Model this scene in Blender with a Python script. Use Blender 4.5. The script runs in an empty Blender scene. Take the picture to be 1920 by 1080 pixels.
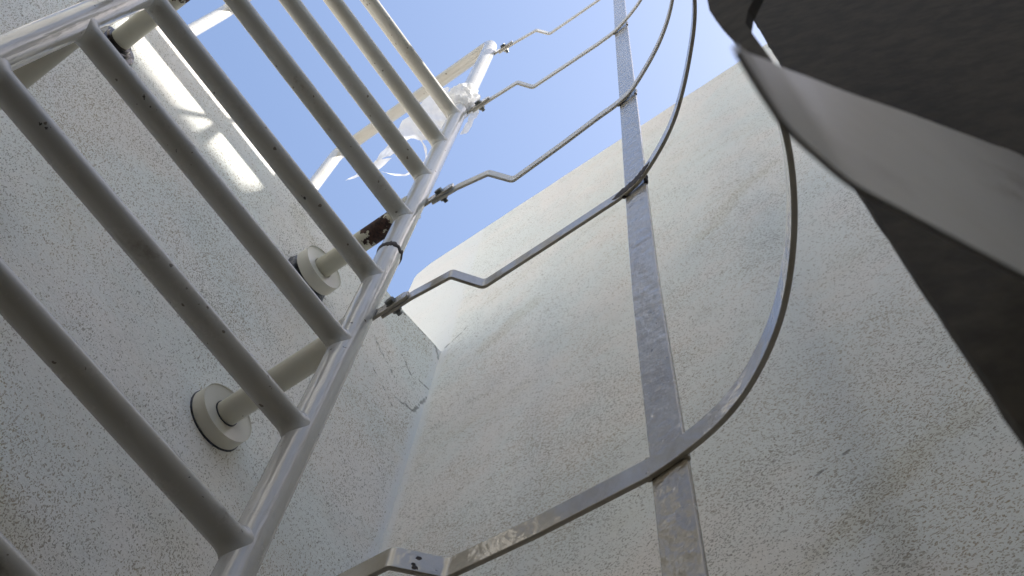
import bpy, bmesh, math, random
from mathutils import Vector, Matrix, noise
random.seed(7)
S = bpy.context.scene
COL = S.collection

# ------------------------------------------------------------------ camera
F_PX = 2239.3
ROT = ((-0.5797483136, 0.8108523373, 0.0800648488),
       (-0.7685743418, -0.5115886303, -0.3841491304),
       (-0.2705279540, -0.2842455990, 0.9197929471))
cam = bpy.data.objects.new('camera', bpy.data.cameras.new('camera'))
COL.objects.link(cam)
r, d, f = (Vector(v) for v in ROT)
m = Matrix((r, -d, -f)).transposed().to_4x4()
m.translation = Vector((0.46694, 0.86943, -2.12197))
cam.matrix_world = m
cam.data.sensor_width = 36
cam.data.lens = F_PX / 1920 * 36
cam.data.clip_start = 0.01
cam.data.clip_end = 500
cam.data.dof.use_dof = True
cam.data.dof.focus_distance = 2.3
cam.data.dof.aperture_fstop = 26
S.camera = cam

# ------------------------------------------------------------------ sky, sun, exposure
TO_SUN = Vector((-0.567, 1.0, 1.855)).normalized()
w = bpy.data.worlds.new('World')
S.world = w
w.use_nodes = True
nt = w.node_tree
sky = nt.nodes.new('ShaderNodeTexSky')
sky.sky_type = 'NISHITA'
sky.sun_disc = False
sky.sun_elevation = math.asin(TO_SUN.z)
sky.sun_rotation = math.atan2(TO_SUN.x, TO_SUN.y)
sky.air_density = 1.0
sky.dust_density = 1.2
sky.ozone_density = 0.45
bg = nt.nodes['Background']
bg.inputs['Strength'].default_value = 0.089
nt.links.new(sky.outputs[0], bg.inputs[0])
sl = bpy.data.lights.new('sun', 'SUN')
sl.energy = 4.0
sl.angle = math.radians(0.5)
sl.color = (1.0, 0.94, 0.86)
sun = bpy.data.objects.new('sun', sl)
COL.objects.link(sun)
sun.rotation_euler = TO_SUN.to_track_quat('Z', 'Y').to_euler()
S.view_settings.view_transform = 'Standard'
S.view_settings.look = 'None'
S.view_settings.exposure = 1.68
S.cycles.max_bounces = 12
S.cycles.diffuse_bounces = 6
S.cycles.glossy_bounces = 6
S.cycles.sample_clamp_indirect = 1.0

# ------------------------------------------------------------------ node helpers
class N:
    def __init__(self, name):
        self.mat = bpy.data.materials.new(name)
        self.mat.use_nodes = True
        self.t = self.mat.node_tree
        self.b = self.t.nodes['Principled BSDF']
        self.out = self.t.nodes['Material Output']
    def n(self, kind, **kw):
        x = self.t.nodes.new(kind)
        for k, v in kw.items():
            if k in ('operation', 'blend_type', 'data_type', 'feature', 'distance', 'vector_type', 'noise_dimensions', 'interpolation_type', 'clamp'):
                setattr(x, k, v)
            else:
                self.set(x, k, v)
        return x
    def set(self, x, k, v):
        s = x.inputs[k if isinstance(k, int) else k]
        if isinstance(v, bpy.types.NodeSocket):
            self.t.links.new(v, s)
        else:
            s.default_value = v
    def math(self, op, a, b=0.0, c=None):
        x = self.t.nodes.new('ShaderNodeMath'); x.operation = op
        self.set(x, 0, a); self.set(x, 1, b)
        if c is not None: self.set(x, 2, c)
        return x.outputs[0]
    def ramp(self, v, lo, hi, a=0.0, b=1.0):
        x = self.t.nodes.new('ShaderNodeMapRange'); x.interpolation_type = 'SMOOTHSTEP'
        self.set(x, 0, v); self.set(x, 1, lo); self.set(x, 2, hi); self.set(x, 3, a); self.set(x, 4, b)
        return x.outputs[0]
    def mix(self, fac, a, b):
        x = self.t.nodes.new('ShaderNodeMix'); x.data_type = 'RGBA'
        self.set(x, 0, fac); self.set(x, 6, a); self.set(x, 7, b)
        return x.outputs[2]
    def noise(self, vec, scale, detail=2.0, rough=0.5, dist=0.0):
        x = self.t.nodes.new('ShaderNodeTexNoise')
        self.set(x, 'Vector', vec); self.set(x, 'Scale', scale); self.set(x, 'Detail', detail)
        self.set(x, 'Roughness', rough); self.set(x, 'Distortion', dist)
        return x.outputs[0], x.outputs[1]
    def voro(self, vec, scale, rnd=1.0):
        x = self.t.nodes.new('ShaderNodeTexVoronoi')
        self.set(x, 'Vector', vec); self.set(x, 'Scale', scale); self.set(x, 'Randomness', rnd)
        return x.outputs['Distance'], x.outputs['Color']
    def mapping(self, vec, loc=(0, 0, 0), rot=(0, 0, 0), sc=(1, 1, 1)):
        x = self.t.nodes.new('ShaderNodeMapping')
        self.set(x, 'Vector', vec); x.inputs['Location'].default_value = loc
        x.inputs['Rotation'].default_value = rot; x.inputs['Scale'].default_value = sc
        return x.outputs[0]
    def vadd(self, a, b, op='ADD'):
        x = self.t.nodes.new('ShaderNodeVectorMath'); x.operation = op
        self.set(x, 0, a); self.set(x, 1, b)
        return x.outputs[0]
    def vscale(self, a, s):
        x = self.t.nodes.new('ShaderNodeVectorMath'); x.operation = 'SCALE'
        self.set(x, 0, a); self.set(x, 'Scale', s)
        return x.outputs[0]
    def obj(self, randomise=False):
        x = self.t.nodes.new('ShaderNodeTexCoord').outputs['Object']
        if randomise:
            o = self.t.nodes.new('ShaderNodeObjectInfo')
            s = self.math('MULTIPLY', o.outputs['Random'], 7.3)
            x = self.vadd(x, s)
        return x
    def sep(self, v):
        x = self.t.nodes.new('ShaderNodeSeparateXYZ'); self.set(x, 0, v)
        return x.outputs
    def bump(self, h, strength, dist, normal=None):
        x = self.t.nodes.new('ShaderNodeBump')
        self.set(x, 'Strength', strength); self.set(x, 'Distance', dist); self.set(x, 'Height', h)
        if normal is not None: self.set(x, 'Normal', normal)
        return x.outputs[0]
    def fin(self, col, rough, normal=None, metal=0.0, spec=0.5):
        self.set(self.b, 'Base Color', col); self.set(self.b, 'Roughness', rough)
        self.set(self.b, 'Metallic', metal); self.set(self.b, 'Specular IOR Level', spec)
        if normal is not None: self.set(self.b, 'Normal', normal)
        return self.mat

def rgb(r_, g_, b_): return (r_, g_, b_, 1.0)

# ------------------------------------------------------------------ materials
def stucco(name, stretch_rot, sc, base=(0.85, 0.845, 0.80), top_z=None, lichen=0.5, cracks=(), corner=None, stains=()):
    n = N(name)
    P = n.obj()
    Ps = n.mapping(P, rot=stretch_rot, sc=sc)
    _, wc = n.noise(P, 55, 2)
    warp = n.vscale(n.vadd(wc, (-0.5, -0.5, -0.5)), 0.014)
    Pw = n.vadd(Ps, warp)
    # where the weathering is dense
    big, _ = n.noise(P, 2.2, 4, 0.6)
    mid, _ = n.noise(n.mapping(P, loc=(3, 1, 2)), 9, 3, 0.6)
    z = n.sep(P)[2]
    dens = n.math('ADD', n.math('MULTIPLY', big, 0.9), n.math('MULTIPLY', mid, 0.55))
    dens = n.ramp(dens, 0.50, 0.98, 0.22, 1.0)
    if top_z is not None:   # clean, rain washed band under the coping
        dens = n.math('MULTIPLY', dens, n.ramp(z, top_z - 1.9, top_z - 0.1, 1.0, 0.35))
    st, _ = n.noise(n.mapping(P, loc=(1, 5, 8), rot=(0.5, 0, 0), sc=(1, 0.9, 1.7)), 2.8, 6, 0.72)
    stm = n.math('MULTIPLY', n.ramp(st, 0.52, 0.74), lichen)
    def seg_dist(amp, sc_, A, B):
        _, jw = n.noise(P, sc_, 3)
        Pj = n.vadd(P, n.vscale(n.vadd(jw, (-0.5, -0.5, -0.5)), amp))
        A = Vector(A); B = Vector(B); L = (B - A).length; D = (B - A) / L
        rel = n.vadd(Pj, tuple(A), 'SUBTRACT')
        dt = n.t.nodes.new('ShaderNodeVectorMath'); dt.operation = 'DOT_PRODUCT'
        n.set(dt, 0, rel); n.set(dt, 1, tuple(D))
        tt = n.t.nodes.new('ShaderNodeClamp'); n.set(tt, 0, dt.outputs['Value']); n.set(tt, 1, 0.0); n.set(tt, 2, L)
        near = n.t.nodes.new('ShaderNodeVectorMath'); near.operation = 'SCALE'
        near.inputs[0].default_value = tuple(D); n.set(near, 'Scale', tt.outputs[0])
        ln = n.t.nodes.new('ShaderNodeVectorMath'); ln.operation = 'LENGTH'
        n.set(ln, 0, n.vadd(rel, near.outputs[0], 'SUBTRACT'))
        return ln.outputs['Value']
    for A, B, wd, amt in stains:
        stm = n.math('MAXIMUM', stm, n.ramp(seg_dist(0.11, 16, A, B), wd * 0.25, wd, amt, 0.0))
    dens = n.math('MINIMUM', 1.0, n.math('ADD', dens, n.math('MULTIPLY', stm, 0.5)))
    if corner:              # smeared clean strip along the inner corner
        ax, pos, wid, sg = corner
        wob, _ = n.noise(n.mapping(P, loc=(6, 6, 1)), 6, 4, 0.6)
        dd = n.math('MULTIPLY', n.math('SUBTRACT', n.sep(P)[ax], pos), sg)
        dd = n.math('ADD', dd, n.math('MULTIPLY', n.math('SUBTRACT', wob, 0.5), wid * 1.6))
        cs = n.ramp(dd, wid * 0.3, wid, 0.0, 1.0)
        dens = n.math('MULTIPLY', dens, cs)
    def specks(scale, size, gain, off):
        dd, cc = n.voro(n.mapping(Pw, loc=off), scale)
        rnd = n.sep(cc)
        on = n.math('LESS_THAN', rnd[0], n.math('MULTIPLY', dens, gain))
        rad = n.math('MULTIPLY', n.math('ADD', 0.45, rnd[1]), size)
        s = n.ramp(n.math('SUBTRACT', dd, rad), -0.10, 0.06, 1.0, 0.0)
        return n.math('MULTIPLY', s, on)
    wz, _ = n.noise(Pw, 262, 1.5, 0.45)
    T = n.math('SUBTRACT', 0.695, n.math('MULTIPLY', dens, 0.130))
    a = n.ramp(n.math('SUBTRACT', wz, T), 0.0, 0.035)
    b = specks(95, 0.17, 0.07, (5, 2, 1))
    c = specks(215, 0.36, 0.85, (1, 7, 3))
    sp = n.math('MAXIMUM', n.math('MAXIMUM', n.math('MULTIPLY', a, 0.85), b), n.math('MULTIPLY', c, 0.62))
    # base colour: faint cool and warm clouds, lichen tint where dense
    cl, _ = n.noise(n.mapping(P, loc=(9, 4, 2)), 3.1, 5, 0.6)
    col = n.mix(n.ramp(cl, 0.35, 0.65), rgb(base[0] * 0.96, base[1] * 0.99, base[2] * 1.0), rgb(base[0] * 1.03, base[1] * 0.99, base[2] * 0.98))
    col = n.mix(n.math('MULTIPLY', stm, 0.34), col, rgb(0.60, 0.54, 0.36))
    dirt, _ = n.noise(n.mapping(P, loc=(2, 2, 9)), 14, 6, 0.7)
    col = n.mix(n.math('MULTIPLY', n.ramp(dirt, 0.5, 0.8), 0.22), col, rgb(0.50, 0.50, 0.45))
    if corner: col = n.mix(n.math('MULTIPLY', n.math('SUBTRACT', 1.0, cs), 0.4), col, rgb(0.80, 0.82, 0.84))
    hue, _ = n.noise(P, 5, 3)
    scol = n.mix(n.ramp(hue, 0.35, 0.65), rgb(0.235, 0.21, 0.16), rgb(0.33, 0.245, 0.12))
    col = n.mix(n.math('MULTIPLY', sp, 0.82), col, scol)
    # hairline cracks: list of (point, point, width)
    cm = None
    for A, B, wd in cracks:
        k = n.ramp(seg_dist(0.02, 40, A, B), wd * 0.4, wd, 1.0, 0.0)
        cm = k if cm is None else n.math('MAXIMUM', cm, k)
    h, _ = n.noise(P, 130, 4, 0.65)
    h2, _ = n.noise(P, 18, 3, 0.5)
    hh = n.math('ADD', n.math('SUBTRACT', h, n.math('MULTIPLY', sp, 0.5)), n.math('MULTIPLY', h2, 0.6))
    if cm is not None:
        br, _ = n.noise(P, 70, 2)
        cm = n.math('MULTIPLY', cm, n.ramp(br, 0.35, 0.55))
        col = n.mix(n.math('MULTIPLY', cm, 0.6), col, rgb(0.13, 0.125, 0.10))
        hh = n.math('SUBTRACT', hh, cm)
    nm = n.bump(hh, 0.5, 0.004)
    return n.fin(col, 0.88, nm, spec=0.25)

def paint(name, base=(0.76, 0.75, 0.71), rough=0.30, chips=0.5, ripple=0.25, rust=None, drip=0.3, randomise=True, chip_scale=26, streak=0.0, dist=0.003, fine=0.25, spec=0.5, stain=0.0, coat=0.0):
    """gloss paint on steel; chips = share of chip cells, rust = (axis, lo, hi) bared band in object space"""
    n = N(name)
    P0 = n.obj(False)
    P = n.obj(randomise)
    dd, cc = n.voro(n.vadd(n.mapping(P, sc=(0.55, 1, 1)), n.vscale(n.noise(P, 95, 3)[1], 0.034)), chip_scale)
    rn = n.sep(cc)
    on = n.math('LESS_THAN', rn[0], chips)
    rad = n.math('MULTIPLY', n.math('POWER', rn[1], 2.6), 0.14)
    ch = n.math('MULTIPLY', n.ramp(n.math('SUBTRACT', dd, rad), -0.02, 0.02, 1.0, 0.0), on)
    cl, _ = n.noise(P, 5, 4, 0.6)
    col = n.mix(n.ramp(cl, 0.35, 0.7), rgb(*base), rgb(base[0] * 0.93, base[1] * 0.91, base[2] * 0.86))
    sm, _ = n.noise(n.mapping(P, loc=(4, 4, 4)), 22, 6, 0.7)
    sm2, _ = n.noise(n.mapping(P, loc=(8, 1, 4)), 6, 2, 0.5)
    smudge = n.math('MULTIPLY', n.ramp(sm, 0.54, 0.74), n.ramp(sm2, 0.46, 0.64))
    col = n.mix(n.math('MULTIPLY', smudge, drip), col, rgb(0.22, 0.19, 0.15))
    if stain:
        sa, _ = n.noise(n.mapping(P, loc=(5, 9, 2), sc=(1, 1, 0.45)), 9, 5, 0.65)
        col = n.mix(n.math('MULTIPLY', n.ramp(sa, 0.48, 0.66), stain * 0.6), col, rgb(base[0] * 0.62, base[1] * 0.55, base[2] * 0.44))
    col = n.mix(ch, col, rgb(0.035, 0.028, 0.022))
    rg = n.math('ADD', rough, n.math('MULTIPLY', n.math('MAXIMUM', ch, smudge), 0.35))
    h, _ = n.noise(P, 45, 3, 0.5)
    h2, _ = n.noise(P, 160, 2, 0.5)
    hh = n.math('ADD', n.math('MULTIPLY', h, ripple), n.math('MULTIPLY', h2, ripple * fine))
    d2, c2 = n.voro(n.vadd(P, n.vscale(n.noise(P, 90, 3)[1], 0.012)), chip_scale * 2.9)
    r2 = n.sep(c2)
    ch2 = n.math('MULTIPLY', n.ramp(n.math('SUBTRACT', d2, n.math('MULTIPLY', r2[1], 0.26)), -0.03, 0.03, 1.0, 0.0), n.math('LESS_THAN', r2[0], n.math('MULTIPLY', chips, n.ramp(sm2, 0.35, 0.65, 0.05, 0.4))))
    col = n.mix(n.math('MULTIPLY', ch2, 0.8), col, rgb(0.09, 0.065, 0.045))
    hh = n.math('SUBTRACT', hh, n.math('MULTIPLY', ch, 0.3))
    if rust:
        ax, lo, hi = rust
        c = n.sep(P0)[ax]
        e1, _ = n.noise(n.mapping(P0, sc=(1, 1, 1)), 34, 4, 0.65)
        e = n.math('MULTIPLY', n.math('SUBTRACT', e1, 0.5), (hi - lo) * 2.6)
        ce = n.math('ADD', c, e)
        mk = n.math('MULTIPLY', n.ramp(ce, lo, lo + 0.004), n.ramp(ce, hi - 0.004, hi, 1.0, 0.0))
        rc, _ = n.noise(P0, 90, 4, 0.7)
        col = n.mix(mk, col, n.mix(n.ramp(rc, 0.35, 0.7), rgb(0.022, 0.013, 0.012), rgb(0.085, 0.040, 0.028)))
        rg = n.math('ADD', n.math('MULTIPLY', mk, 0.45), rg)
        hh = n.math('SUBTRACT', hh, n.math('MULTIPLY', mk, 0.4))
    if streak:
        sk, _ = n.noise(n.mapping(P, sc=(1, 1, 0.06)), 70, 3, 0.55)
        hh = n.math('ADD', hh, n.math('MULTIPLY', sk, streak))
    nm = n.bump(hh, 0.55, dist) if ripple else None
    if coat:
        n.set(n.b, 'Coat Weight', coat); n.set(n.b, 'Coat Roughness', 0.07); n.set(n.b, 'Coat IOR', 1.7)
        n.set(n.b, 'Coat Normal', nm)
    return n.fin(col, rg, nm, spec=spec)

def plain(name, col, rough, metal=0.0, var=0.3, sc=40, bump=0.2):
    n = N(name)
    P = n.obj(True)
    a, _ = n.noise(P, sc, 4, 0.6)
    c = n.mix(n.ramp(a, 0.3, 0.7), rgb(*[x * (1 - var) for x in col]), rgb(*[min(1, x * (1 + var)) for x in col]))
    h, _ = n.noise(P, sc * 2.5, 3)
    return n.fin(c, rough, n.bump(h, bump, 0.002), metal)

M = {}
M['back'] = stucco('stucco_back', (0, 0.5, 0), (1.35, 1, 0.75), lichen=0.5, corner=(0, -0.454, 0.035, 1), stains=[((0.24, -0.325, -0.78), (0.16, -0.325, -0.80), 0.07, 0.8), ((0.10, -0.325, 0.66), (-0.02, -0.325, 0.60), 0.06, 0.6)], cracks=[
    ((-0.235, -0.325, 0.56), (-0.335, -0.325, 0.50), 0.0055),
    ((-0.335, -0.325, 0.625), (-0.40, -0.325, 0.575), 0.005),
    ((-0.40, -0.325, 0.60), (-0.45, -0.325, 0.62), 0.004),
    ((-0.36, -0.325, 0.43), (-0.425, -0.325, 0.46), 0.006),
    ((-0.425, -0.325, 0.46), (-0.455, -0.325, 0.58), 0.007),
    ((-0.27, -0.325, 0.44), (-0.36, -0.325, 0.39), 0.004),
    ((-0.285, -0.325, 0.806), (-0.30, -0.325, 0.812), 0.006),
    ((-0.355, -0.325, 0.832), (-0.385, -0.325, 0.838), 0.007),
    ((-0.425, -0.325, 0.845), (-0.452, -0.325, 0.80), 0.008),
    ((0.62, -0.325, 0.40), (0.60, -0.325, 0.34), 0.003)])
M['side'] = stucco('stucco_side', (0.62, 0, 0), (1, 0.88, 1.2), base=(0.84, 0.835, 0.79), top_z=1.83, lichen=0.45, corner=(1, -0.325, 0.035, 1), stains=[
    ((-0.454, 0.52, -0.80), (-0.454, 0.62, -0.765), 0.04, 0.7), ((-0.454, 0.62, -0.765), (-0.454, 0.74, -0.70), 0.05, 0.75),
    ((-0.454, 0.74, -0.70), (-0.454, 0.82, -0.66), 0.045, 0.6), ((-0.454, 0.68, -0.80), (-0.454, 0.66, -0.90), 0.045, 0.5),
    ((-0.454, 0.51, 0.55), (-0.454, 0.68, 0.71), 0.05, 0.55), ((-0.454, -0.14, 0.70), (-0.454, -0.02, 0.78), 0.06, 0.5)], cracks=[
    ((-0.454, -0.33, 0.85), (-0.454, -0.245, 0.92), 0.007),
    ((-0.454, 0.60, -0.62), (-0.454, 0.655, -0.60), 0.005),
    ((-0.454, -0.22, 1.00), (-0.454, -0.10, 1.05), 0.0018)])
M['far'] = stucco('stucco_plain', (0, 0, 0), (1, 1, 1), lichen=0.3)
M['roof'] = plain('roof_coating', (0.27, 0.26, 0.245), 0.85, sc=6)
M['dull'] = plain('dull_render', (0.10, 0.095, 0.085), 0.9, sc=5)
M['upper'] = plain('bounce_render', (0.52, 0.49, 0.44), 0.9, sc=3, var=0.1)
M['house'] = plain('house_render', (0.46, 0.43, 0.38), 0.9, sc=5)
M['floor'] = plain('yard_concrete', (0.035, 0.032, 0.028), 0.9, sc=5)
M['seal'] = plain('joint_sealant', (0.72, 0.72, 0.69), 0.5, var=0.05)
M['stringer'] = paint('stringer_paint', base=(0.54, 0.53, 0.50), rough=0.12, chips=0.25, ripple=0.25, drip=0.35, streak=0.9, spec=0.55)
M['rung'] = paint('rung_paint', base=(0.45, 0.44, 0.405), rough=0.27, chips=0.8, ripple=0.15, drip=0.85)
M['stand'] = paint('standoff_paint', base=(0.60, 0.58, 0.50), rough=0.35, chips=0.2, ripple=0.12)
M['stand_rust'] = paint('standoff_peeling_paint', base=(0.58, 0.56, 0.46), rough=0.4, chips=0.6, ripple=0.15, rust=(1, -0.128, -0.062), randomise=False)
M['flange'] = paint('flange_paint', base=(0.66, 0.64, 0.57), rough=0.4, chips=0.15, ripple=0.15)
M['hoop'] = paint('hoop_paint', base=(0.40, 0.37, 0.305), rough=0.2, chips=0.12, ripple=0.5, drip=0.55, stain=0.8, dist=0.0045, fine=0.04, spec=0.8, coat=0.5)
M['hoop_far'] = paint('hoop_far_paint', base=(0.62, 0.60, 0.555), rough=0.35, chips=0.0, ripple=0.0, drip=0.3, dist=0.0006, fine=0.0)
M['strap'] = paint('strap_paint', base=(0.40, 0.37, 0.305), rough=0.2, chips=0.10, ripple=0.9, drip=0.55, stain=0.8, dist=0.0055, fine=0.12, spec=0.8, coat=0.5)
M['band'] = paint('band_paint', base=(0.37, 0.37, 0.365), rough=0.3, chips=0.1, ripple=0.3, drip=0.9, stain=0.55)
M['dark_strap'] = plain('dark_brown_steel', (0.050, 0.043, 0.031), 0.95, var=0.28, sc=70)  # near strap and cleat: mottled dark brown throughout
M['rust'] = plain('bare_rust', (0.028, 0.019, 0.016), 0.75, var=0.6, sc=120, bump=0.6)
M['chrome'] = plain('dark_chrome', (0.035, 0.03, 0.032), 0.12, 0.6, var=0.3, sc=60, bump=0.06)
M['mastic'] = plain('black_mastic', (0.035, 0.04, 0.055), 0.35, var=0.8, sc=60, bump=0.8)
M['bolt'] = plain('zinc_bolt', (0.22, 0.23, 0.22), 0.4, 1.0, var=0.3, sc=90)

def bag_mat():
    n = N('plastic_bag')
    P = n.obj()
    h, _ = n.noise(P, 60, 5, 0.65)
    nm = n.bump(h, 0.8, 0.01)
    n.fin(rgb(0.9, 0.9, 0.9), 0.3, nm)
    tr = n.t.nodes.new('ShaderNodeBsdfTranslucent'); tr.inputs[0].default_value = rgb(0.9, 0.9, 0.92)
    tp = n.t.nodes.new('ShaderNodeBsdfTransparent')
    m1 = n.t.nodes.new('ShaderNodeMixShader'); m1.inputs[0].default_value = 0.45
    n.t.links.new(n.b.outputs[0], m1.inputs[1]); n.t.links.new(tr.outputs[0], m1.inputs[2])
    m2 = n.t.nodes.new('ShaderNodeMixShader')
    a, _ = n.noise(n.mapping(P, loc=(3, 3, 3)), 14, 3)
    n.set(m2, 0, n.ramp(a, 0.3, 0.7, 0.04, 0.30))
    n.t.links.new(m1.outputs[0], m2.inputs[1]); n.t.links.new(tp.outputs[0], m2.inputs[2])
    n.t.links.new(m2.outputs[0], n.out.inputs[0])
    return n.mat
M['bag'] = bag_mat()

# ------------------------------------------------------------------ object helpers
def tag(o, label=None, cat=None, group=None, kind=None):
    if label: o['label'] = label
    if cat: o['category'] = cat
    if group: o['group'] = group
    if kind: o['kind'] = kind
    return o

def empty(name, loc):
    o = bpy.data.objects.new(name, None); COL.objects.link(o)
    o.location = loc; o.empty_display_size = 0.05
    return o

def mesh_obj(name, bm, mat, parent=None, loc=(0, 0, 0), smooth=40, bevel=0.0):
    bmesh.ops.recalc_face_normals(bm, faces=bm.faces)
    me = bpy.data.meshes.new(name)
    if smooth:
        for fc in bm.faces: fc.smooth = True
        for e in bm.edges:
            if len(e.link_faces) == 2 and e.calc_face_angle(0) > math.radians(smooth): e.smooth = False
    bm.to_mesh(me); bm.free()
    me.materials.append(mat)
    o = bpy.data.objects.new(name, me); COL.objects.link(o)
    if parent: o.parent = parent
    o.location = loc
    if bevel:
        b = o.modifiers.new('bevel', 'BEVEL'); b.width = bevel; b.segments = 2; b.limit_method = 'ANGLE'; b.angle_limit = math.radians(45)
    return o

def box(bm, x0, x1, y0, y1, z0, z1):
    vs = [bm.verts.new((x, y, z)) for z in (z0, z1) for x, y in ((x0, y0), (x1, y0), (x1, y1), (x0, y1))]
    for q in ((0, 3, 2, 1), (4, 5, 6, 7), (0, 1, 5, 4), (1, 2, 6, 5), (2, 3, 7, 6), (3, 0, 4, 7)):
        bm.faces.new([vs[i] for i in q])

def fillet(pts, rad, seg=6):
    """round the corners of a polyline; rad is a number or one per corner"""
    P = [Vector(p) for p in pts]
    out = [P[0]]
    for i in range(1, len(P) - 1):
        rr = rad[i] if isinstance(rad, (list, tuple)) else rad
        a = (P[i - 1] - P[i]); b = (P[i + 1] - P[i])
        if rr <= 0 or a.angle(b) > 3.13: out.append(P[i]); continue
        half = a.angle(b) / 2
        t = min(rr / math.tan(half), a.length * 0.48, b.length * 0.48)
        p0 = P[i] + a.normalized() * t; p1 = P[i] + b.normalized() * t
        for k in range(seg + 1):
            s = k / seg
            out.append((1 - s) ** 2 * p0 + 2 * s * (1 - s) * P[i] + s * s * p1)
    out.append(P[-1])
    return out

def smooth_path(pts, n=8):
    """Catmull-Rom through the points"""
    P = [Vector(p) for p in pts]
    P = [2 * P[0] - P[1]] + P + [2 * P[-1] - P[-2]]
    out = []
    for i in range(1, len(P) - 2):
        for k in range(n):
            t = k / n
            a, b, c, e = P[i - 1:i + 3]
            out.append(0.5 * (2 * b + (c - a) * t + (2 * a - 5 * b + 4 * c - e) * t * t + (3 * b - a - 3 * c + e) * t ** 3))
    out.append(P[-2])
    return out

def tube(bm, path, rad, seg=28, caps=True, wob=0.0):
    P = [Vector(p) for p in path]
    rings = []
    t0 = (P[1] - P[0]).normalized()
    u = t0.orthogonal().normalized()
    for i, p in enumerate(P):
        t = ((P[min(i + 1, len(P) - 1)] - P[i]).normalized() + (P[i] - P[max(i - 1, 0)]).normalized()).normalized()
        u = (u - t * u.dot(t)).normalized(); v = t.cross(u)
        rr = rad[i] if isinstance(rad, (list, tuple)) else rad
        ring = []
        for k in range(seg):
            a = 2 * math.pi * k / seg
            q = rr * (1 + wob * noise.noise(Vector((math.cos(a) * 2, math.sin(a) * 2, i * 0.7))))
            ring.append(bm.verts.new(p + (u * math.cos(a) + v * math.sin(a)) * q))
        rings.append(ring)
    for A, B in zip(rings, rings[1:]):
        for k in range(seg):
            bm.faces.new((A[k], A[(k + 1) % seg], B[(k + 1) % seg], B[k]))
    if caps:
        bm.faces.new(rings[0][::-1]); bm.faces.new(rings[-1])

def lathe_y(bm, prof, seg=48, wob=0.0, seed=0):
    """prof: list of (y, radius), revolved about the y axis"""
    rings = []
    for j, (y, rr) in enumerate(prof):
        rings.append([bm.verts.new((rr * (1 + wob * noise.noise(Vector((3 * math.cos(2 * math.pi * k / seg), 3 * math.sin(2 * math.pi * k / seg), seed + j)))) * math.cos(2 * math.pi * k / seg), y,
                                    rr * (1 + wob * noise.noise(Vector((3 * math.cos(2 * math.pi * k / seg), 3 * math.sin(2 * math.pi * k / seg), seed + j)))) * math.sin(2 * math.pi * k / seg))) for k in range(seg)])
    for A, B in zip(rings, rings[1:]):
        for k in range(seg):
            bm.faces.new((A[k], A[(k + 1) % seg], B[(k + 1) % seg], B[k]))

def flat_bar(bm, path, z0, z1, th, side=1):
    """upright flat bar following a plan path; path is its inner face, thickness goes to side"""
    P = [Vector((p[0], p[1])) for p in path]
    inn, outp = [], []
    for i, p in enumerate(P):
        t = (P[min(i + 1, len(P) - 1)] - P[max(i - 1, 0)]).normalized()
        nrm = Vector((t.y, -t.x)) * side
        inn.append(p); outp.append(p - nrm * th)
    za = z0 if callable(z0) else (lambda i: z0)
    zb = z1 if callable(z1) else (lambda i: z1)
    rows = []
    for i in range(len(P)):
        rows.append([bm.verts.new((inn[i].x, inn[i].y, za(i))), bm.verts.new((inn[i].x, inn[i].y, zb(i))),
                     bm.verts.new((outp[i].x, outp[i].y, zb(i))), bm.verts.new((outp[i].x, outp[i].y, za(i)))])
    for A, B in zip(rows, rows[1:]):
        for k in range(4):
            bm.faces.new((A[k], A[(k + 1) % 4], B[(k + 1) % 4], B[k]))
    bm.faces.new(rows[0][::-1]); bm.faces.new(rows[-1])

# ------------------------------------------------------------------ the place
WY, WX = -0.325, -0.454
def wall(name, bounds, mat, label):
    bm = bmesh.new(); box(bm, *bounds)
    o = mesh_obj(name, bm, mat, smooth=0)
    return tag(o, label, 'wall')

def slab_top_edge(u0, u1, z, amp, step=0.03, seed=0):
    n = max(2, int((u1 - u0) / step)); out = []
    for i in range(n + 1):
        u = u0 + (u1 - u0) * i / n
        out.append((u, z + amp * noise.noise(Vector((u * 9, seed, 0))) + amp * 0.5 * noise.noise(Vector((u * 31, seed, 4)))))
    return out

def profile_slab(name, prof, axis, a, b, mat, label):
    """prof: closed outline (u, z); axis 'x': u is x, slab from y=a (front) to y=b; axis 'y': u is y, slab from x=a to x=b"""
    bm = bmesh.new()
    def mk(u, z, c): return bm.verts.new((u, c, z) if axis == 'x' else (c, u, z))
    A = [mk(u, z, a) for u, z in prof]; B = [mk(u, z, b) for u, z in prof]
    bm.faces.new(A); bm.faces.new(B[::-1])
    k = len(prof)
    for i in range(k): bm.faces.new((A[i], A[(i + 1) % k], B[(i + 1) % k], B[i]))
    o = mesh_obj(name, bm, mat, smooth=0, bevel=0.006)
    return tag(o, label, 'wall')

GZ = -3.6
bm = bmesh.new()
g = 60
for v in ((-g, -g, GZ), (g, -g, GZ), (g, g, GZ), (-g, g, GZ)): bm.verts.new(v)
bm.faces.new(bm.verts)
tag(mesh_obj('ground', bm, M['floor'], smooth=0), kind='structure')

# wall the ladder is fixed to (front face y = WY), its top edge dips and rises a little towards the corner
edge = []
for u, z in slab_top_edge(WX - 0.03, 3.19, 0.818, 0.004, seed=2):
    rise = 0.035 * max(0.0, min(1.0, (-0.22 - u) / 0.22)) ** 1.3
    edge.append((u, z + rise))
profile_slab('stucco_wall', [(WX - 0.03, GZ - 0.05)] + edge + [(3.19, GZ - 0.05)], 'x', WY, WY - 0.24, M['back'],
             'speckled white stucco wall the ladder is bolted to, low top edge, lit by sun patches')
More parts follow.
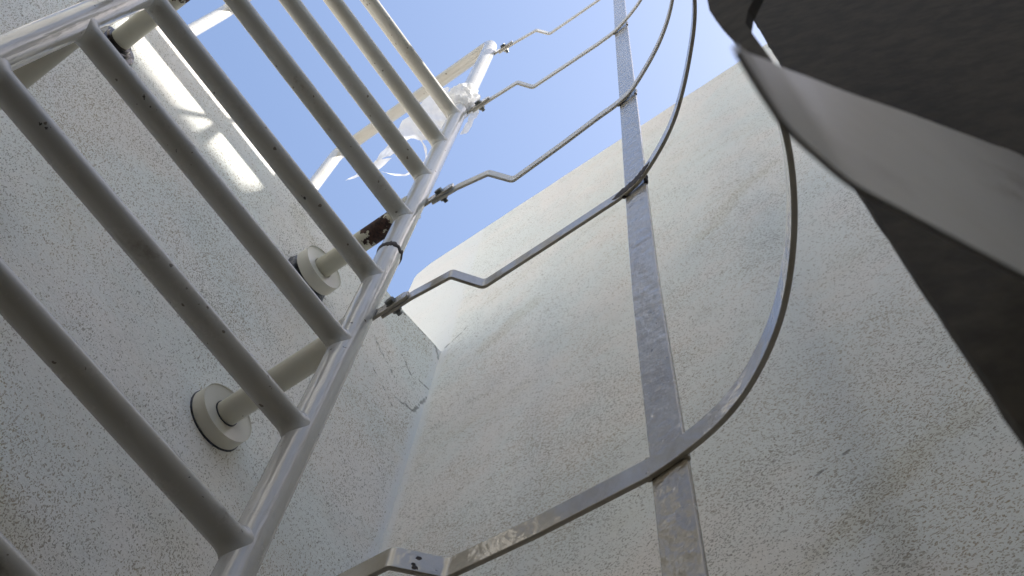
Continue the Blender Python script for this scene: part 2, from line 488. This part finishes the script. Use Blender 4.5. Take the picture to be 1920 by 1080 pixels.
# taller wall at right angles, ends just behind the first one
e2 = slab_top_edge(-0.60, 2.55, 1.832, 0.004, seed=5)
prof = [(-0.612, GZ - 0.05), (-0.612, 1.50), (-0.610, 1.62), (-0.606, 1.78), (-0.600, 1.80)] + [(u, z) for u, z in e2 if u > -0.57] + [(2.55, GZ - 0.05)]
profile_slab('stucco_wall', prof, 'y', WX, WX - 0.25, M['side'],
             'taller speckled white stucco wall behind the cage bars, its top edge cutting the blue sky')
# roof behind the low wall
bm = bmesh.new(); box(bm, -6.0, 3.0, -7.0, WY - 0.243, 0.40, 0.60)
tag(mesh_obj('roof', bm, M['roof'], smooth=0), kind='structure')
# pale sealant bead in the inner corner
bm = bmesh.new()
path = [(WX + 0.001 + 0.002 * noise.noise(Vector((0, z * 6, 1))), WY + 0.001, z) for z in [GZ + 0.03 * i for i in range(int((0.22 - GZ) / 0.03))]]
tube(bm, path, [0.0019 + 0.0019 * noise.noise(Vector((z[2] * 5, 2, 0))) for z in path], 10)
tag(mesh_obj('sealant_bead', bm, M['seal']), 'pale sealant bead running down the inner corner between the two stucco walls', 'sealant')
# walls out of the picture, most of them added to steer light into the yard
wl = wall('stucco_wall', (3.2, 3.45, -0.565, 2.60, GZ - 0.05, 7.0), M['far'], 'added unseen pale wall on the open side of the ladder, bouncing sunlight')  # added unseen wall; its sunlit face bounces light onto the ladder and walls
bm = bmesh.new(); box(bm, 3.17, 3.198, -0.32, 2.59, GZ, 0.45)
mesh_obj('bounce_cut', bm, M['dull'], wl, smooth=0)  # added dark facing, keeps the wall from bouncing light up from below
wall('stucco_wall', (0.103, 3.45, 2.603, 2.85, GZ - 0.05, 0.6), M['dull'], 'added unseen low dark wall behind the viewer, limiting the skylight')  # added unseen wall, kept dark and low to set the skylight in the yard
bm = bmesh.new(); box(bm, -8.0, 0.10, 2.6, 6.0, GZ - 0.05, 5.958)
bmp = bmesh.new(); box(bmp, -8.0, -1.505, 2.603, 2.75, 5.94, 6.36)  # added unseen block that cuts the sun off the back wall near the corner
o = mesh_obj('house', bm, M['house'], smooth=0); tag(o, 'tall dull rendered house behind the viewer', 'house')
mesh_obj('sun_block', bmp, M['house'], o, smooth=0)
bm = bmesh.new(); box(bm, -7.0, 4.0, -7.5, -4.0, 0.5, 7.5)
tag(mesh_obj('house', bm, M['upper'], smooth=0), 'added unseen pale storey across the roof, bouncing sunlight', 'house')  # added unseen storey, a sunlit reflector for the walls below

# ------------------------------------------------------------------ the ladder
W = 0.6756
RS, RR, RO = 0.0253, 0.0213, 0.0245
ZTOP, SEAM = 2.345, 0.15
lad = empty('wall_ladder', (0, 0, GZ))
tag(lad, 'white painted tubular steel ladder with round rungs, chipped and rust stained, fixed to the wall', 'ladder')
LZ = -GZ            # child z = world z + LZ

def stringer_mesh():
    bm = bmesh.new()
    path = [(0, 0, GZ), (0, 0, ZTOP), (0, -0.75, ZTOP), (0, -0.75, 0.60)]
    pts = fillet(path, [0, 0.045, 0.06, 0], 10)
    full = []
    for a, b in zip(pts, pts[1:]):
        k = max(1, int((b - a).length / 0.06))
        full += [a + (b - a) * i / k for i in range(k)]
    full.append(pts[-1])
    tube(bm, [p + Vector((0, 0, LZ)) for p in full], [RS if p.z < SEAM and p.y > -0.1 else 0.0243 for p in full], 40)
    return bm
def seam_mesh():
    bm = bmesh.new()
    seg = 60; rows = []
    for j in range(8):
        b = 2 * math.pi * j / 8
        row = []
        for k in range(seg):
            a = 2 * math.pi * k / seg
            q = Vector((math.cos(a) * 2.2, math.sin(a) * 2.2, 1.7))
            w = 0.012 + 0.008 * noise.noise(q * 1.6); dz = 0.010 * noise.noise(q) + 0.008 * noise.noise(q * 4) - 0.02 * max(0, -math.cos(a)) * max(0, noise.noise(q * 2) + 0.4)
            rr = 0.0248 + 0.0026 * math.cos(b)
            row.append(bm.verts.new((rr * math.cos(a), rr * math.sin(a), dz + w * math.sin(b))))
        rows.append(row)
    for j in range(8):
        A, B = rows[j], rows[(j + 1) % 8]
        for k in range(seg): bm.faces.new((A[k], A[(k + 1) % seg], B[(k + 1) % seg], B[k]))
    return bm
st = mesh_obj('stringer', stringer_mesh(), M['stringer'], lad, (0, 0, 0))
seam = mesh_obj('weld_seam', seam_mesh(), M['rust'], st, (0, 0, SEAM + LZ))
st2 = st.copy(); COL.objects.link(st2); st2.parent = lad; st2.location = (W, 0, 0)
seam2 = seam.copy(); COL.objects.link(seam2); seam2.parent = st2

def rung_mesh():
    bm = bmesh.new(); seg = 36
    # distances from the stringer surface and the weld fillet's extra radius
    ds = [-0.006, 0.0, 0.001, 0.0025, 0.005, 0.009, 0.014, 0.022]
    def ex(d): return 0.0 if d >= 0.018 else 0.011 * (1 - max(d, 0) / 0.018) ** 2.6
    stations = [('l', d) for d in ds] + [('m', t) for t in (0.25, 0.5, 0.75)] + [('r', d) for d in ds[::-1]]
    rings = []
    for kind, v in stations:
        ring = []
        for k in range(seg):
            a = 2 * math.pi * k / seg
            e = ex(v) if kind != 'm' else 0
            y = (RR + e * 0.22) * math.cos(a); z = (RR + e) * math.sin(a)
            s = math.sqrt(max(RS * RS - y * y, 0))
            x = s + v if kind == 'l' else (W - s - v if kind == 'r' else W * v)
            ring.append(bm.verts.new((x, y, z)))
        rings.append(ring)
    for A, B in zip(rings, rings[1:]):
        for k in range(seg): bm.faces.new((A[k], A[(k + 1) % seg], B[(k + 1) % seg], B[k]))
    return bm
zs = [-0.3 * k for k in range(11, -1, -1)] + [0.3575 + 0.3 * k for k in range(4)]
first = None
for z in zs:
    if first is None:
        o = first = mesh_obj('rung', rung_mesh(), M['rung'], lad, (0, 0, z + LZ))
    else:
        o = first.copy(); COL.objects.link(o); o.parent = lad; o.location = (0, 0, z + LZ)

def standoff_mesh():
    bm = bmesh.new()
    ys = [0.0, -0.024, -0.026, -0.030, -0.036, -0.045] + [-0.045 - (0.278 * i / 12) for i in range(1, 13)]
    rr = [RO + 0.006, RO + 0.006, RO + 0.0035, RO + 0.0015, RO + 0.0004, RO] + [RO] * 12
    tube(bm, [(0, y, 0) for y in ys], rr, 36)
    return bm
def flange_mesh(y0, y1, R_=0.062):
    bm = bmesh.new()
    lathe_y(bm, [(y0, R_ * 0.6), (y0, R_), (y1 + 0.004, R_ * 0.985), (y1 + 0.0012, R_ * 0.965), (y1, R_ * 0.92), (y1, 0.0285), (y1 - 0.001, 0.0268), (y0, 0.0266)], 64)
    return bm
for x in (0, W):
    for zz, kind in ((-0.2343, 'clean'), (0.4517, 'rust'), (-1.62, 'clean'), (-3.0, 'clean')):
        so = mesh_obj('standoff', standoff_mesh(), M['stand_rust' if kind == 'rust' else 'stand'], lad, (x, 0, zz + LZ))
        if kind == 'rust': tag(so, 'standoff with its paint peeled to dark rust beside the rail')
        if kind == 'clean':
            fl = mesh_obj('flange', flange_mesh(WY + 0.003, -0.297), M['flange'], so)
            bm = bmesh.new(); lathe_y(bm, [(WY + 0.0025, 0.03), (WY + 0.0025, 0.0640), (WY - 0.003, 0.0645)], 48, 0.01)
            mesh_obj('gasket', bm, M['mastic'], so)
            bm = bmesh.new(); lathe_y(bm, [(-0.2962, 0.0244), (-0.2962, 0.0268), (-0.300, 0.0268)], 40)
            mesh_obj('gap_ring', bm, M['mastic'], so)
        elif x == 0:
            fl = mesh_obj('flange', flange_mesh(-0.296, -0.268, 0.060), M['flange'], so)
            bm = bmesh.new(); lathe_y(bm, [(WY - 0.002, 0.062), (WY + 0.005, 0.063), (WY + 0.012, 0.060), (WY + 0.018, 0.058), (WY + 0.024, 0.046), (WY + 0.025, 0.02)], 48, 0.05, 3)
            tag(mesh_obj('flange', bm, M['mastic'], so), 'bare black mastic base the cover has slid off')
        else:
            bm = bmesh.new(); lathe_y(bm, [(WY - 0.002, 0.054), (WY + 0.003, 0.055), (WY + 0.007, 0.052), (WY + 0.008, 0.042), (WY + 0.013, 0.040), (WY + 0.014, 0.034), (WY + 0.020, 0.031), (WY + 0.021, 0.02)], 48, 0.02, 8)
            tag(mesh_obj('flange', bm, M['chrome'], so), 'dark shiny metal base without its cover')

# lugs with bolts that carry the cage
HZ = [-1.055, -0.142, 0.508, 1.365, 2.225]     # hoop centre heights
HH = 0.036                                     # bar height
def hexbolt(bm, x0, x1, rad):
    A = [bm.verts.new((x0, rad * math.cos(math.pi / 3 * k + 0.3), rad * math.sin(math.pi / 3 * k + 0.3))) for k in range(6)]
    B = [bm.verts.new((x1, rad * math.cos(math.pi / 3 * k + 0.3), rad * math.sin(math.pi / 3 * k + 0.3))) for k in range(6)]
    bm.faces.new(A[::-1]); bm.faces.new(B)
    for k in range(6): bm.faces.new((A[k], A[(k + 1) % 6], B[(k + 1) % 6], B[k]))
def cyl_x(bm, x0, x1, rad, seg=20):
    A = [bm.verts.new((x0, rad * math.cos(2 * math.pi * k / seg), rad * math.sin(2 * math.pi * k / seg))) for k in range(seg)]
    B = [bm.verts.new((x1, rad * math.cos(2 * math.pi * k / seg), rad * math.sin(2 * math.pi * k / seg))) for k in range(seg)]
    bm.faces.new(A[::-1]); bm.faces.new(B)
    for k in range(seg): bm.faces.new((A[k], A[(k + 1) % seg], B[(k + 1) % seg], B[k]))
LY = [0.0, 0.0, 0.0, 0.0, 0.0]
for i, hz in enumerate(HZ):
    for x, s in ((0, 1), (W, -1)):
        bm = bmesh.new()
        x0, x1 = -0.0225, -0.0165
        y1 = 0.094 + LY[i]
        o_ = [(0.0, -HH / 2), (y1 - 0.006, -HH / 2), (y1, -HH / 2 + 0.006), (y1, HH / 2 - 0.012), (y1 - 0.012, HH / 2), (0.0, HH / 2)]
        A = [bm.verts.new((s * x0, y, z)) for y, z in o_]; B = [bm.verts.new((s * x1, y, z)) for y, z in o_]
        bm.faces.new(A); bm.faces.new(B[::-1])
        for k in range(6): bm.faces.new((A[k], A[(k + 1) % 6], B[(k + 1) % 6], B[k]))
        lug = mesh_obj('lug', bm, M['strap'], lad, (x, 0, hz + LZ), smooth=0, bevel=0.0012)
        bm = bmesh.new()
        hexbolt(bm, s * -0.0164, s * -0.0085, 0.0098); cyl_x(bm, s * -0.0163, s * -0.0148, 0.012)
        hexbolt(bm, s * -0.0296, s * -0.0368, 0.0095); cyl_x(bm, s * -0.0295, s * -0.0282, 0.0115); cyl_x(bm, s * -0.0368, s * -0.044, 0.0055)
        mesh_obj('bolt', bm, M['bolt'], lug, (0, y1 - 0.038, 0), smooth=30)

# ------------------------------------------------------------------ the safety cage
cage = empty('safety_cage', (W / 2, 0.45, GZ))
tag(cage, 'cage of bent flat steel hoops and upright straps in glossy off-white, bolted to the ladder', 'cage')
CX, CY = W / 2, 0.45
def cg(p): return (p[0] - CX, p[1] - CY)
LEFT = {
    0: ([(-0.0229, 0.045), (-0.0232, 0.12), (-0.029, 0.247), (-0.074, 0.290), (-0.0815, 0.40)],
        [(-0.085, 0.50), (-0.085, 0.555), (-0.072, 0.63), (-0.044, 0.69), (0.004, 0.748), (0.078, 0.802), (0.158, 0.836), (0.245, 0.845)]),
    1: ([(-0.0229, 0.030), (-0.0235, 0.10), (-0.0300, 0.184), (-0.0790, 0.221), (-0.0780, 0.36)],
        [(-0.0765, 0.47), (-0.0745, 0.525), (-0.061, 0.577), (-0.014, 0.661), (0.062, 0.741), (0.138, 0.798), (0.232, 0.832)]),
    2: ([(-0.0229, 0.030), (-0.0270, 0.10), (-0.0400, 0.180), (-0.0850, 0.217), (-0.0790, 0.36)],
        [(-0.0730, 0.46), (-0.0700, 0.520), (-0.057, 0.570), (-0.008, 0.664), (0.053, 0.736), (0.138, 0.796), (0.232, 0.832)]),
    3: ([(-0.0229, 0.030), (-0.0240, 0.10), (-0.0280, 0.190), (-0.0660, 0.220), (-0.0680, 0.36)],
        [(-0.0690, 0.45), (-0.0640, 0.520), (-0.034, 0.618), (0.012, 0.69), (0.062, 0.741), (0.138, 0.798), (0.232, 0.832)]),
    4: ([(-0.0229, 0.030), (-0.0260, 0.10), (-0.0340, 0.190), (-0.0720, 0.222), (-0.0730, 0.36)],
        [(-0.0730, 0.44), (-0.0680, 0.515), (-0.034, 0.618), (0.012, 0.69), (0.062, 0.741), (0.138, 0.798), (0.232, 0.832)]),
}
for i, hz in enumerate(HZ):
    a, b = LEFT[i]
    half = fillet([(x, y, 0) for x, y in a] + [(b[0][0], b[0][1], 0)], 0.014, 6)[:-1]
    mir = [(W - x, y) for x, y in b][::-1]
    arc = smooth_path([(x, y, 0) for x, y in b + [(CX, 0.852 if i == 0 else 0.846)] + mir], 8)
    half2 = [Vector((W - p.x, p.y, 0)) for p in half][::-1]
    path = [cg(p) for p in half + arc + half2]
    bm = bmesh.new()
    flat_bar(bm, path, hz - HH / 2, hz + HH / 2, 0.006, 1)
    bmesh.ops.translate(bm, verts=bm.verts, vec=(0, 0, -hz))
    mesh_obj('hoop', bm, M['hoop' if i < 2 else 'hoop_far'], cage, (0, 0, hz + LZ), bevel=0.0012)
    if i == 0: HOOP1 = path
    if i == 1: HOOP2 = path

tag_hoop = [o for o in cage.children if o.name.startswith('hoop')][0]
for y, dz, rr in ((0.268, 0.006, 0.0030), (0.2655, -0.0065, 0.0024), (0.267, -0.0115, 0.0038)):
    cchip = bmesh.new()
    x, yy = None, None
    for a_, b_ in zip(HOOP1, HOOP1[1:]):
        if a_[0] < -CX + 0.05 and (a_[1] - (y - CY)) * (b_[1] - (y - CY)) <= 0 and a_[1] != b_[1]:
            t_ = (y - CY - a_[1]) / (b_[1] - a_[1]); d_ = Vector((b_[0] - a_[0], b_[1] - a_[1])).normalized()
            x = a_[0] + t_ * (b_[0] - a_[0]); yy = y - CY; break
    nrm2 = Vector((d_.y, -d_.x)); vs_ = []
    for layer in (0.0004, -0.0006):
        vs_.append([cchip.verts.new((x + d_.x * rr * q_ * math.cos(th) + nrm2.x * layer, yy + d_.y * rr * q_ * math.cos(th) + nrm2.y * layer, dz + rr * q_ * math.sin(th)))
                    for th, q_ in [(2 * math.pi * k / 12, 1 + 0.5 * noise.noise(Vector((k * 1.7, dz * 900, 0)))) for k in range(12)]])
    cchip.faces.new(vs_[0]); cchip.faces.new(vs_[1][::-1])
    for k in range(12): cchip.faces.new((vs_[0][k], vs_[0][(k + 1) % 12], vs_[1][(k + 1) % 12], vs_[1][k]))
    mesh_obj('paint_chip', cchip, M['rust'], tag_hoop, smooth=0)
def strap_mesh(line, wid, th, tilt):
    """upright strap: line of (x, y, z) centre of its inner face; tilt = plan direction of its width"""
    bm = bmesh.new()
    u = Vector((math.sin(tilt), math.cos(tilt), 0)); nrm = Vector((-u.y, u.x, 0))
    rows = []
    for p in smooth_path(line, 10):
        rows.append([bm.verts.new(p + u * wid / 2), bm.verts.new(p + u * wid / 2 + nrm * th), bm.verts.new(p - u * wid / 2 + nrm * th), bm.verts.new(p - u * wid / 2)])
    for A, B in zip(rows, rows[1:]):
        for k in range(4): bm.faces.new((A[k], A[(k + 1) % 4], B[(k + 1) % 4], B[k]))
    bm.faces.new(rows[0][::-1]); bm.faces.new(rows[-1])
    return bm
SL = [(-0.099, 0.580, -2.0), (-0.096, 0.572, -1.5), (-0.0905, 0.562, -1.055), (-0.086, 0.550, -0.6), (-0.0805, 0.545, -0.142), (-0.0765, 0.538, 0.508), (-0.0725, 0.527, 1.365), (-0.076, 0.515, 2.25)]
for sgn in (1, -1):
    ln = [((x if sgn == 1 else W - x) - CX, y - CY, z) for x, y, z in SL]
    bm = strap_mesh(ln, 0.045, 0.006 * sgn, 0.10 * sgn)
    bmesh.ops.translate(bm, verts=bm.verts, vec=(0, 0, LZ))
    sp = mesh_obj('strap', bm, M['strap'], cage, bevel=0.0012)
    if sgn == 1:
        # welds where hoops cross the strap; the one at the second hoop has lost its paint
        for i, hz in enumerate(HZ):
            q = ln[[2, 4, 5, 6, 7][i]]
            for dy in (-0.0225, 0.0225):
                bm = bmesh.new()
                path = [(q[0] + 0.001, q[1] + dy + 0.0015 * noise.noise(Vector((k * 0.9, dy * 90, i))), hz - 0.019 + 0.0038 * k + LZ) for k in range(11)]
                tube(bm, path, [0.0036 + 0.0018 * noise.noise(Vector((k * 1.3, i, dy * 50))) for k in range(11)], 10)
                mesh_obj('weld_seam', bm, M['rust'] if i == 1 else M['hoop'], sp)
        def on_face(path, y, off):
            """point on the inner face of a hoop near the strap, lifted by off"""
            y -= CY
            for a, b in zip(path, path[1:]):
                if a[0] < 0 and (a[1] - y) * (b[1] - y) <= 0 and a[1] != b[1]:
                    t = (y - a[1]) / (b[1] - a[1])
                    d_ = Vector((b[0] - a[0], b[1] - a[1])).normalized()
                    return (a[0] + t * (b[0] - a[0]) + d_.y * off, y - d_.x * off)
        bm = bmesh.new(); rows = []      # flaked, bared patch on the face of the second hoop
        for k in range(33):
            t = k / 32; y = 0.500 + 0.090 * t
            env = min(1.0, 6 * t, 6 * (1 - t)) * (0.85 + 0.5 * noise.noise(Vector((k * 0.55, 2, 0))))
            lo = -0.0176 + 0.010 * max(0, noise.noise(Vector((k * 0.6, 8, 0)))) + 0.012 * (1 - env); hi = min(0.0176, lo + 0.034 * max(0.12, env))
            x, yy = on_face(HOOP2, y, 0.0007); x0, y0 = on_face(HOOP2, y, -0.0008)
            rows.append([bm.verts.new((x0, y0, lo)), bm.verts.new((x, yy, lo)), bm.verts.new((x, yy, hi)), bm.verts.new((x0, y0, hi))])
        for P_, Q_ in zip(rows, rows[1:]):
            for k in range(4): bm.faces.new((P_[k], P_[(k + 1) % 4], Q_[(k + 1) % 4], Q_[k]))
        bm.faces.new(rows[0][::-1]); bm.faces.new(rows[-1])
        tag(mesh_obj('rust_patch', bm, M['rust'], sp, (0, 0, HZ[1] + LZ), smooth=0), 'bared rusty patch where the second hoop crosses the strap')

# the dark front strap close to the viewer, and the bottom hoop that crosses it
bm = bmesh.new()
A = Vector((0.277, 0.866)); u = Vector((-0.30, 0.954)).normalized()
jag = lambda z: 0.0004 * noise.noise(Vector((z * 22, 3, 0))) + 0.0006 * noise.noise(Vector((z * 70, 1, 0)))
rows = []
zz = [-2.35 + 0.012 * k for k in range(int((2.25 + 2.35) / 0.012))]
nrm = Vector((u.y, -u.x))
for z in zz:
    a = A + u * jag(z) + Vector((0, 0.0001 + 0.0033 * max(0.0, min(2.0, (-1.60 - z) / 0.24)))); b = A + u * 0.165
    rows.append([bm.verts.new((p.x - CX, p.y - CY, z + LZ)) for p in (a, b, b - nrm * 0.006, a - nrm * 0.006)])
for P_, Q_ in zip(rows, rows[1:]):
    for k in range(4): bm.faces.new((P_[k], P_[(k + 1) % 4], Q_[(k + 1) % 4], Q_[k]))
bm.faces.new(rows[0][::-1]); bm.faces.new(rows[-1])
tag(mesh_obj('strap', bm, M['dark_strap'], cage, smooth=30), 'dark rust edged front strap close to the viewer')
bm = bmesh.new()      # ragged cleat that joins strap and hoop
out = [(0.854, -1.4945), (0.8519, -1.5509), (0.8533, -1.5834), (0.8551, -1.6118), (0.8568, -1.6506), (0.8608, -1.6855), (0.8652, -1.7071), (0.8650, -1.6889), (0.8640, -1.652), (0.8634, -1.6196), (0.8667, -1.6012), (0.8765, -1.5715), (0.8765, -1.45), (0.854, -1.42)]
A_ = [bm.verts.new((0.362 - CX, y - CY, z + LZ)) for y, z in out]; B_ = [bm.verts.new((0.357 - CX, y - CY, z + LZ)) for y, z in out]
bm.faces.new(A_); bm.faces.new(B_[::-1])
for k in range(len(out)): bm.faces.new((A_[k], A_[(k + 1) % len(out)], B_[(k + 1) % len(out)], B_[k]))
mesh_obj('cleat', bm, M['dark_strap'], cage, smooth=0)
# plan of the bottom hoop, with the height of its top edge: the face near the viewer tapers off
near = [(0.4167, 0.8633, -1.893), (0.4134, 0.8632, -1.8827), (0.4103, 0.8631, -1.8716), (0.4046, 0.8631, -1.8515), (0.3993, 0.8634, -1.8331), (0.3911, 0.8654, -1.8125), (0.3832, 0.8678, -1.7985),
        (0.3747, 0.8721, -1.7895), (0.3662, 0.8765, -1.7820), (0.3575, 0.881, -1.7732), (0.3488, 0.8855, -1.7633), (0.3379, 0.8912, -1.7513), (0.320, 0.9005, -1.7335), (0.300, 0.911, -1.7145), (0.282, 0.9205, -1.700)]
far = [(0.262, 0.926, -1.70), (0.235, 0.926, -1.71), (0.16, 0.897, -1.75), (0.03, 0.82, -1.80), (-0.06, 0.70, -1.84), (-0.098, 0.56, -1.86), (-0.100, 0.46, -1.86), (-0.09, 0.25, -1.86)]
ctr = smooth_path(near + far, 6)
bm = bmesh.new()
flat_bar(bm, [cg(p) for p in ctr], lambda i: -0.05, lambda i: ctr[i].z + 1.85, 0.0012, 1)
tag(mesh_obj('hoop', bm, M['band'], cage, (0, 0, -1.85 + LZ)), 'wide pale bottom hoop bent outwards, close to the viewer')

# ------------------------------------------------------------------ torn plastic bag on the rail
bag = empty('plastic_bag', (0, 0, 1.35))
tag(bag, 'torn white plastic bag snagged round the ladder rail near its top', 'plastic bag')
bm = bmesh.new()
rows = []; seg = 48
for j in range(26):
    t = j / 25; z = 1.34 + 0.26 * t
    prof = 0.0262 + 0.009 * math.sin(math.pi * min(1, t * 1.05)) ** 0.6
    row = []
    for k in range(seg):
        a = 2 * math.pi * k / seg
        q = Vector((math.cos(a) * 1.5, math.sin(a) * 1.5, z * 9))
        fold = 0.009 * noise.noise(q * 1.6) + 0.016 * abs(noise.noise(Vector((math.cos(a) * 1.2, z * 42 + math.sin(a) * 2.5, 3)))) * math.sin(math.pi * t) ** 0.5
        rr = max(0.0262, prof + fold + 0.022 * max(0, math.cos(a + 0.9)) * math.sin(math.pi * t))
        row.append(bm.verts.new((rr * math.cos(a), rr * math.sin(a), z - 1.35 + 0.012 * noise.noise(q))))
    rows.append(row)
for P_, Q_ in zip(rows, rows[1:]):
    for k in range(seg): bm.faces.new((P_[k], P_[(k + 1) % seg], Q_[(k + 1) % seg], Q_[k]))
mesh_obj('wrap', bm, M['bag'], bag, smooth=25)
def sheet(name, quads, sub, amp, seed):
    """patch spanned by two edge polylines; crumpled in depth"""
    bm = bmesh.new()
    L = smooth_path(quads[0], 6); R_ = smooth_path(quads[1], 6)
    rows = []
    for i in range(len(L)):
        row = []
        for k in range(sub + 1):
            p = L[i].lerp(R_[i], k / sub)
            q = p * 22 + Vector((seed, 0, 0))
            row.append(bm.verts.new(p + Vector((noise.noise(q), noise.noise(q + Vector((9, 0, 0))), noise.noise(q + Vector((0, 9, 0))))) * amp - Vector((0, 0, 1.35))))
        rows.append(row)
    for P_, Q_ in zip(rows, rows[1:]):
        for k in range(sub): bm.faces.new((P_[k], P_[k + 1], Q_[k + 1], Q_[k]))
    return mesh_obj(name, bm, M['bag'], bag, smooth=60)
sheet('flap', ([(0.053, -0.045, 1.577), (0.072, -0.08, 1.46), (0.079, -0.12, 1.374), (0.071, -0.17, 1.29), (0.052, -0.22, 1.242), (0.033, -0.27, 1.226)],
               [(-0.014, 0.0, 1.36), (-0.012, -0.04, 1.345), (-0.003, -0.08, 1.256), (0.007, -0.12, 1.248), (0.018, -0.17, 1.318), (0.002, -0.22, 1.335)]), 16, 0.014, 2)
sheet('tatter', ([(0.034, -0.27, 1.232), (0.028, -0.3, 1.225), (0.036, -0.34, 1.233), (0.039, -0.38, 1.213)],
                 [(0.007, -0.24, 1.291), (0.006, -0.28, 1.258), (0.015, -0.32, 1.265), (0.037, -0.375, 1.225)]), 6, 0.007, 5)
sheet('tatter', ([(0.003, -0.27, 1.238), (-0.023, -0.25, 1.232), (-0.044, -0.22, 1.251), (-0.058, -0.19, 1.3)],
                 [(-0.003, -0.27, 1.233), (-0.030, -0.25, 1.234), (-0.049, -0.22, 1.249), (-0.062, -0.19, 1.299)]), 4, 0.016, 8)
sheet('tatter', ([(0.005, -0.12, 1.238), (-0.023, -0.12, 1.178), (-0.029, -0.13, 1.134)],
                 [(-0.001, -0.12, 1.256), (-0.035, -0.12, 1.202), (-0.057, -0.13, 1.143)]), 4, 0.010, 14)
sheet('tatter', ([(-0.024, 0.020, 1.393), (-0.023, 0.020, 1.287), (-0.026, 0.015, 1.199), (-0.028, 0.010, 1.146)],
                 [(-0.034, 0.030, 1.509), (-0.041, 0.030, 1.365), (-0.045, 0.020, 1.296), (-0.042, 0.015, 1.20)]), 8, 0.009, 11)
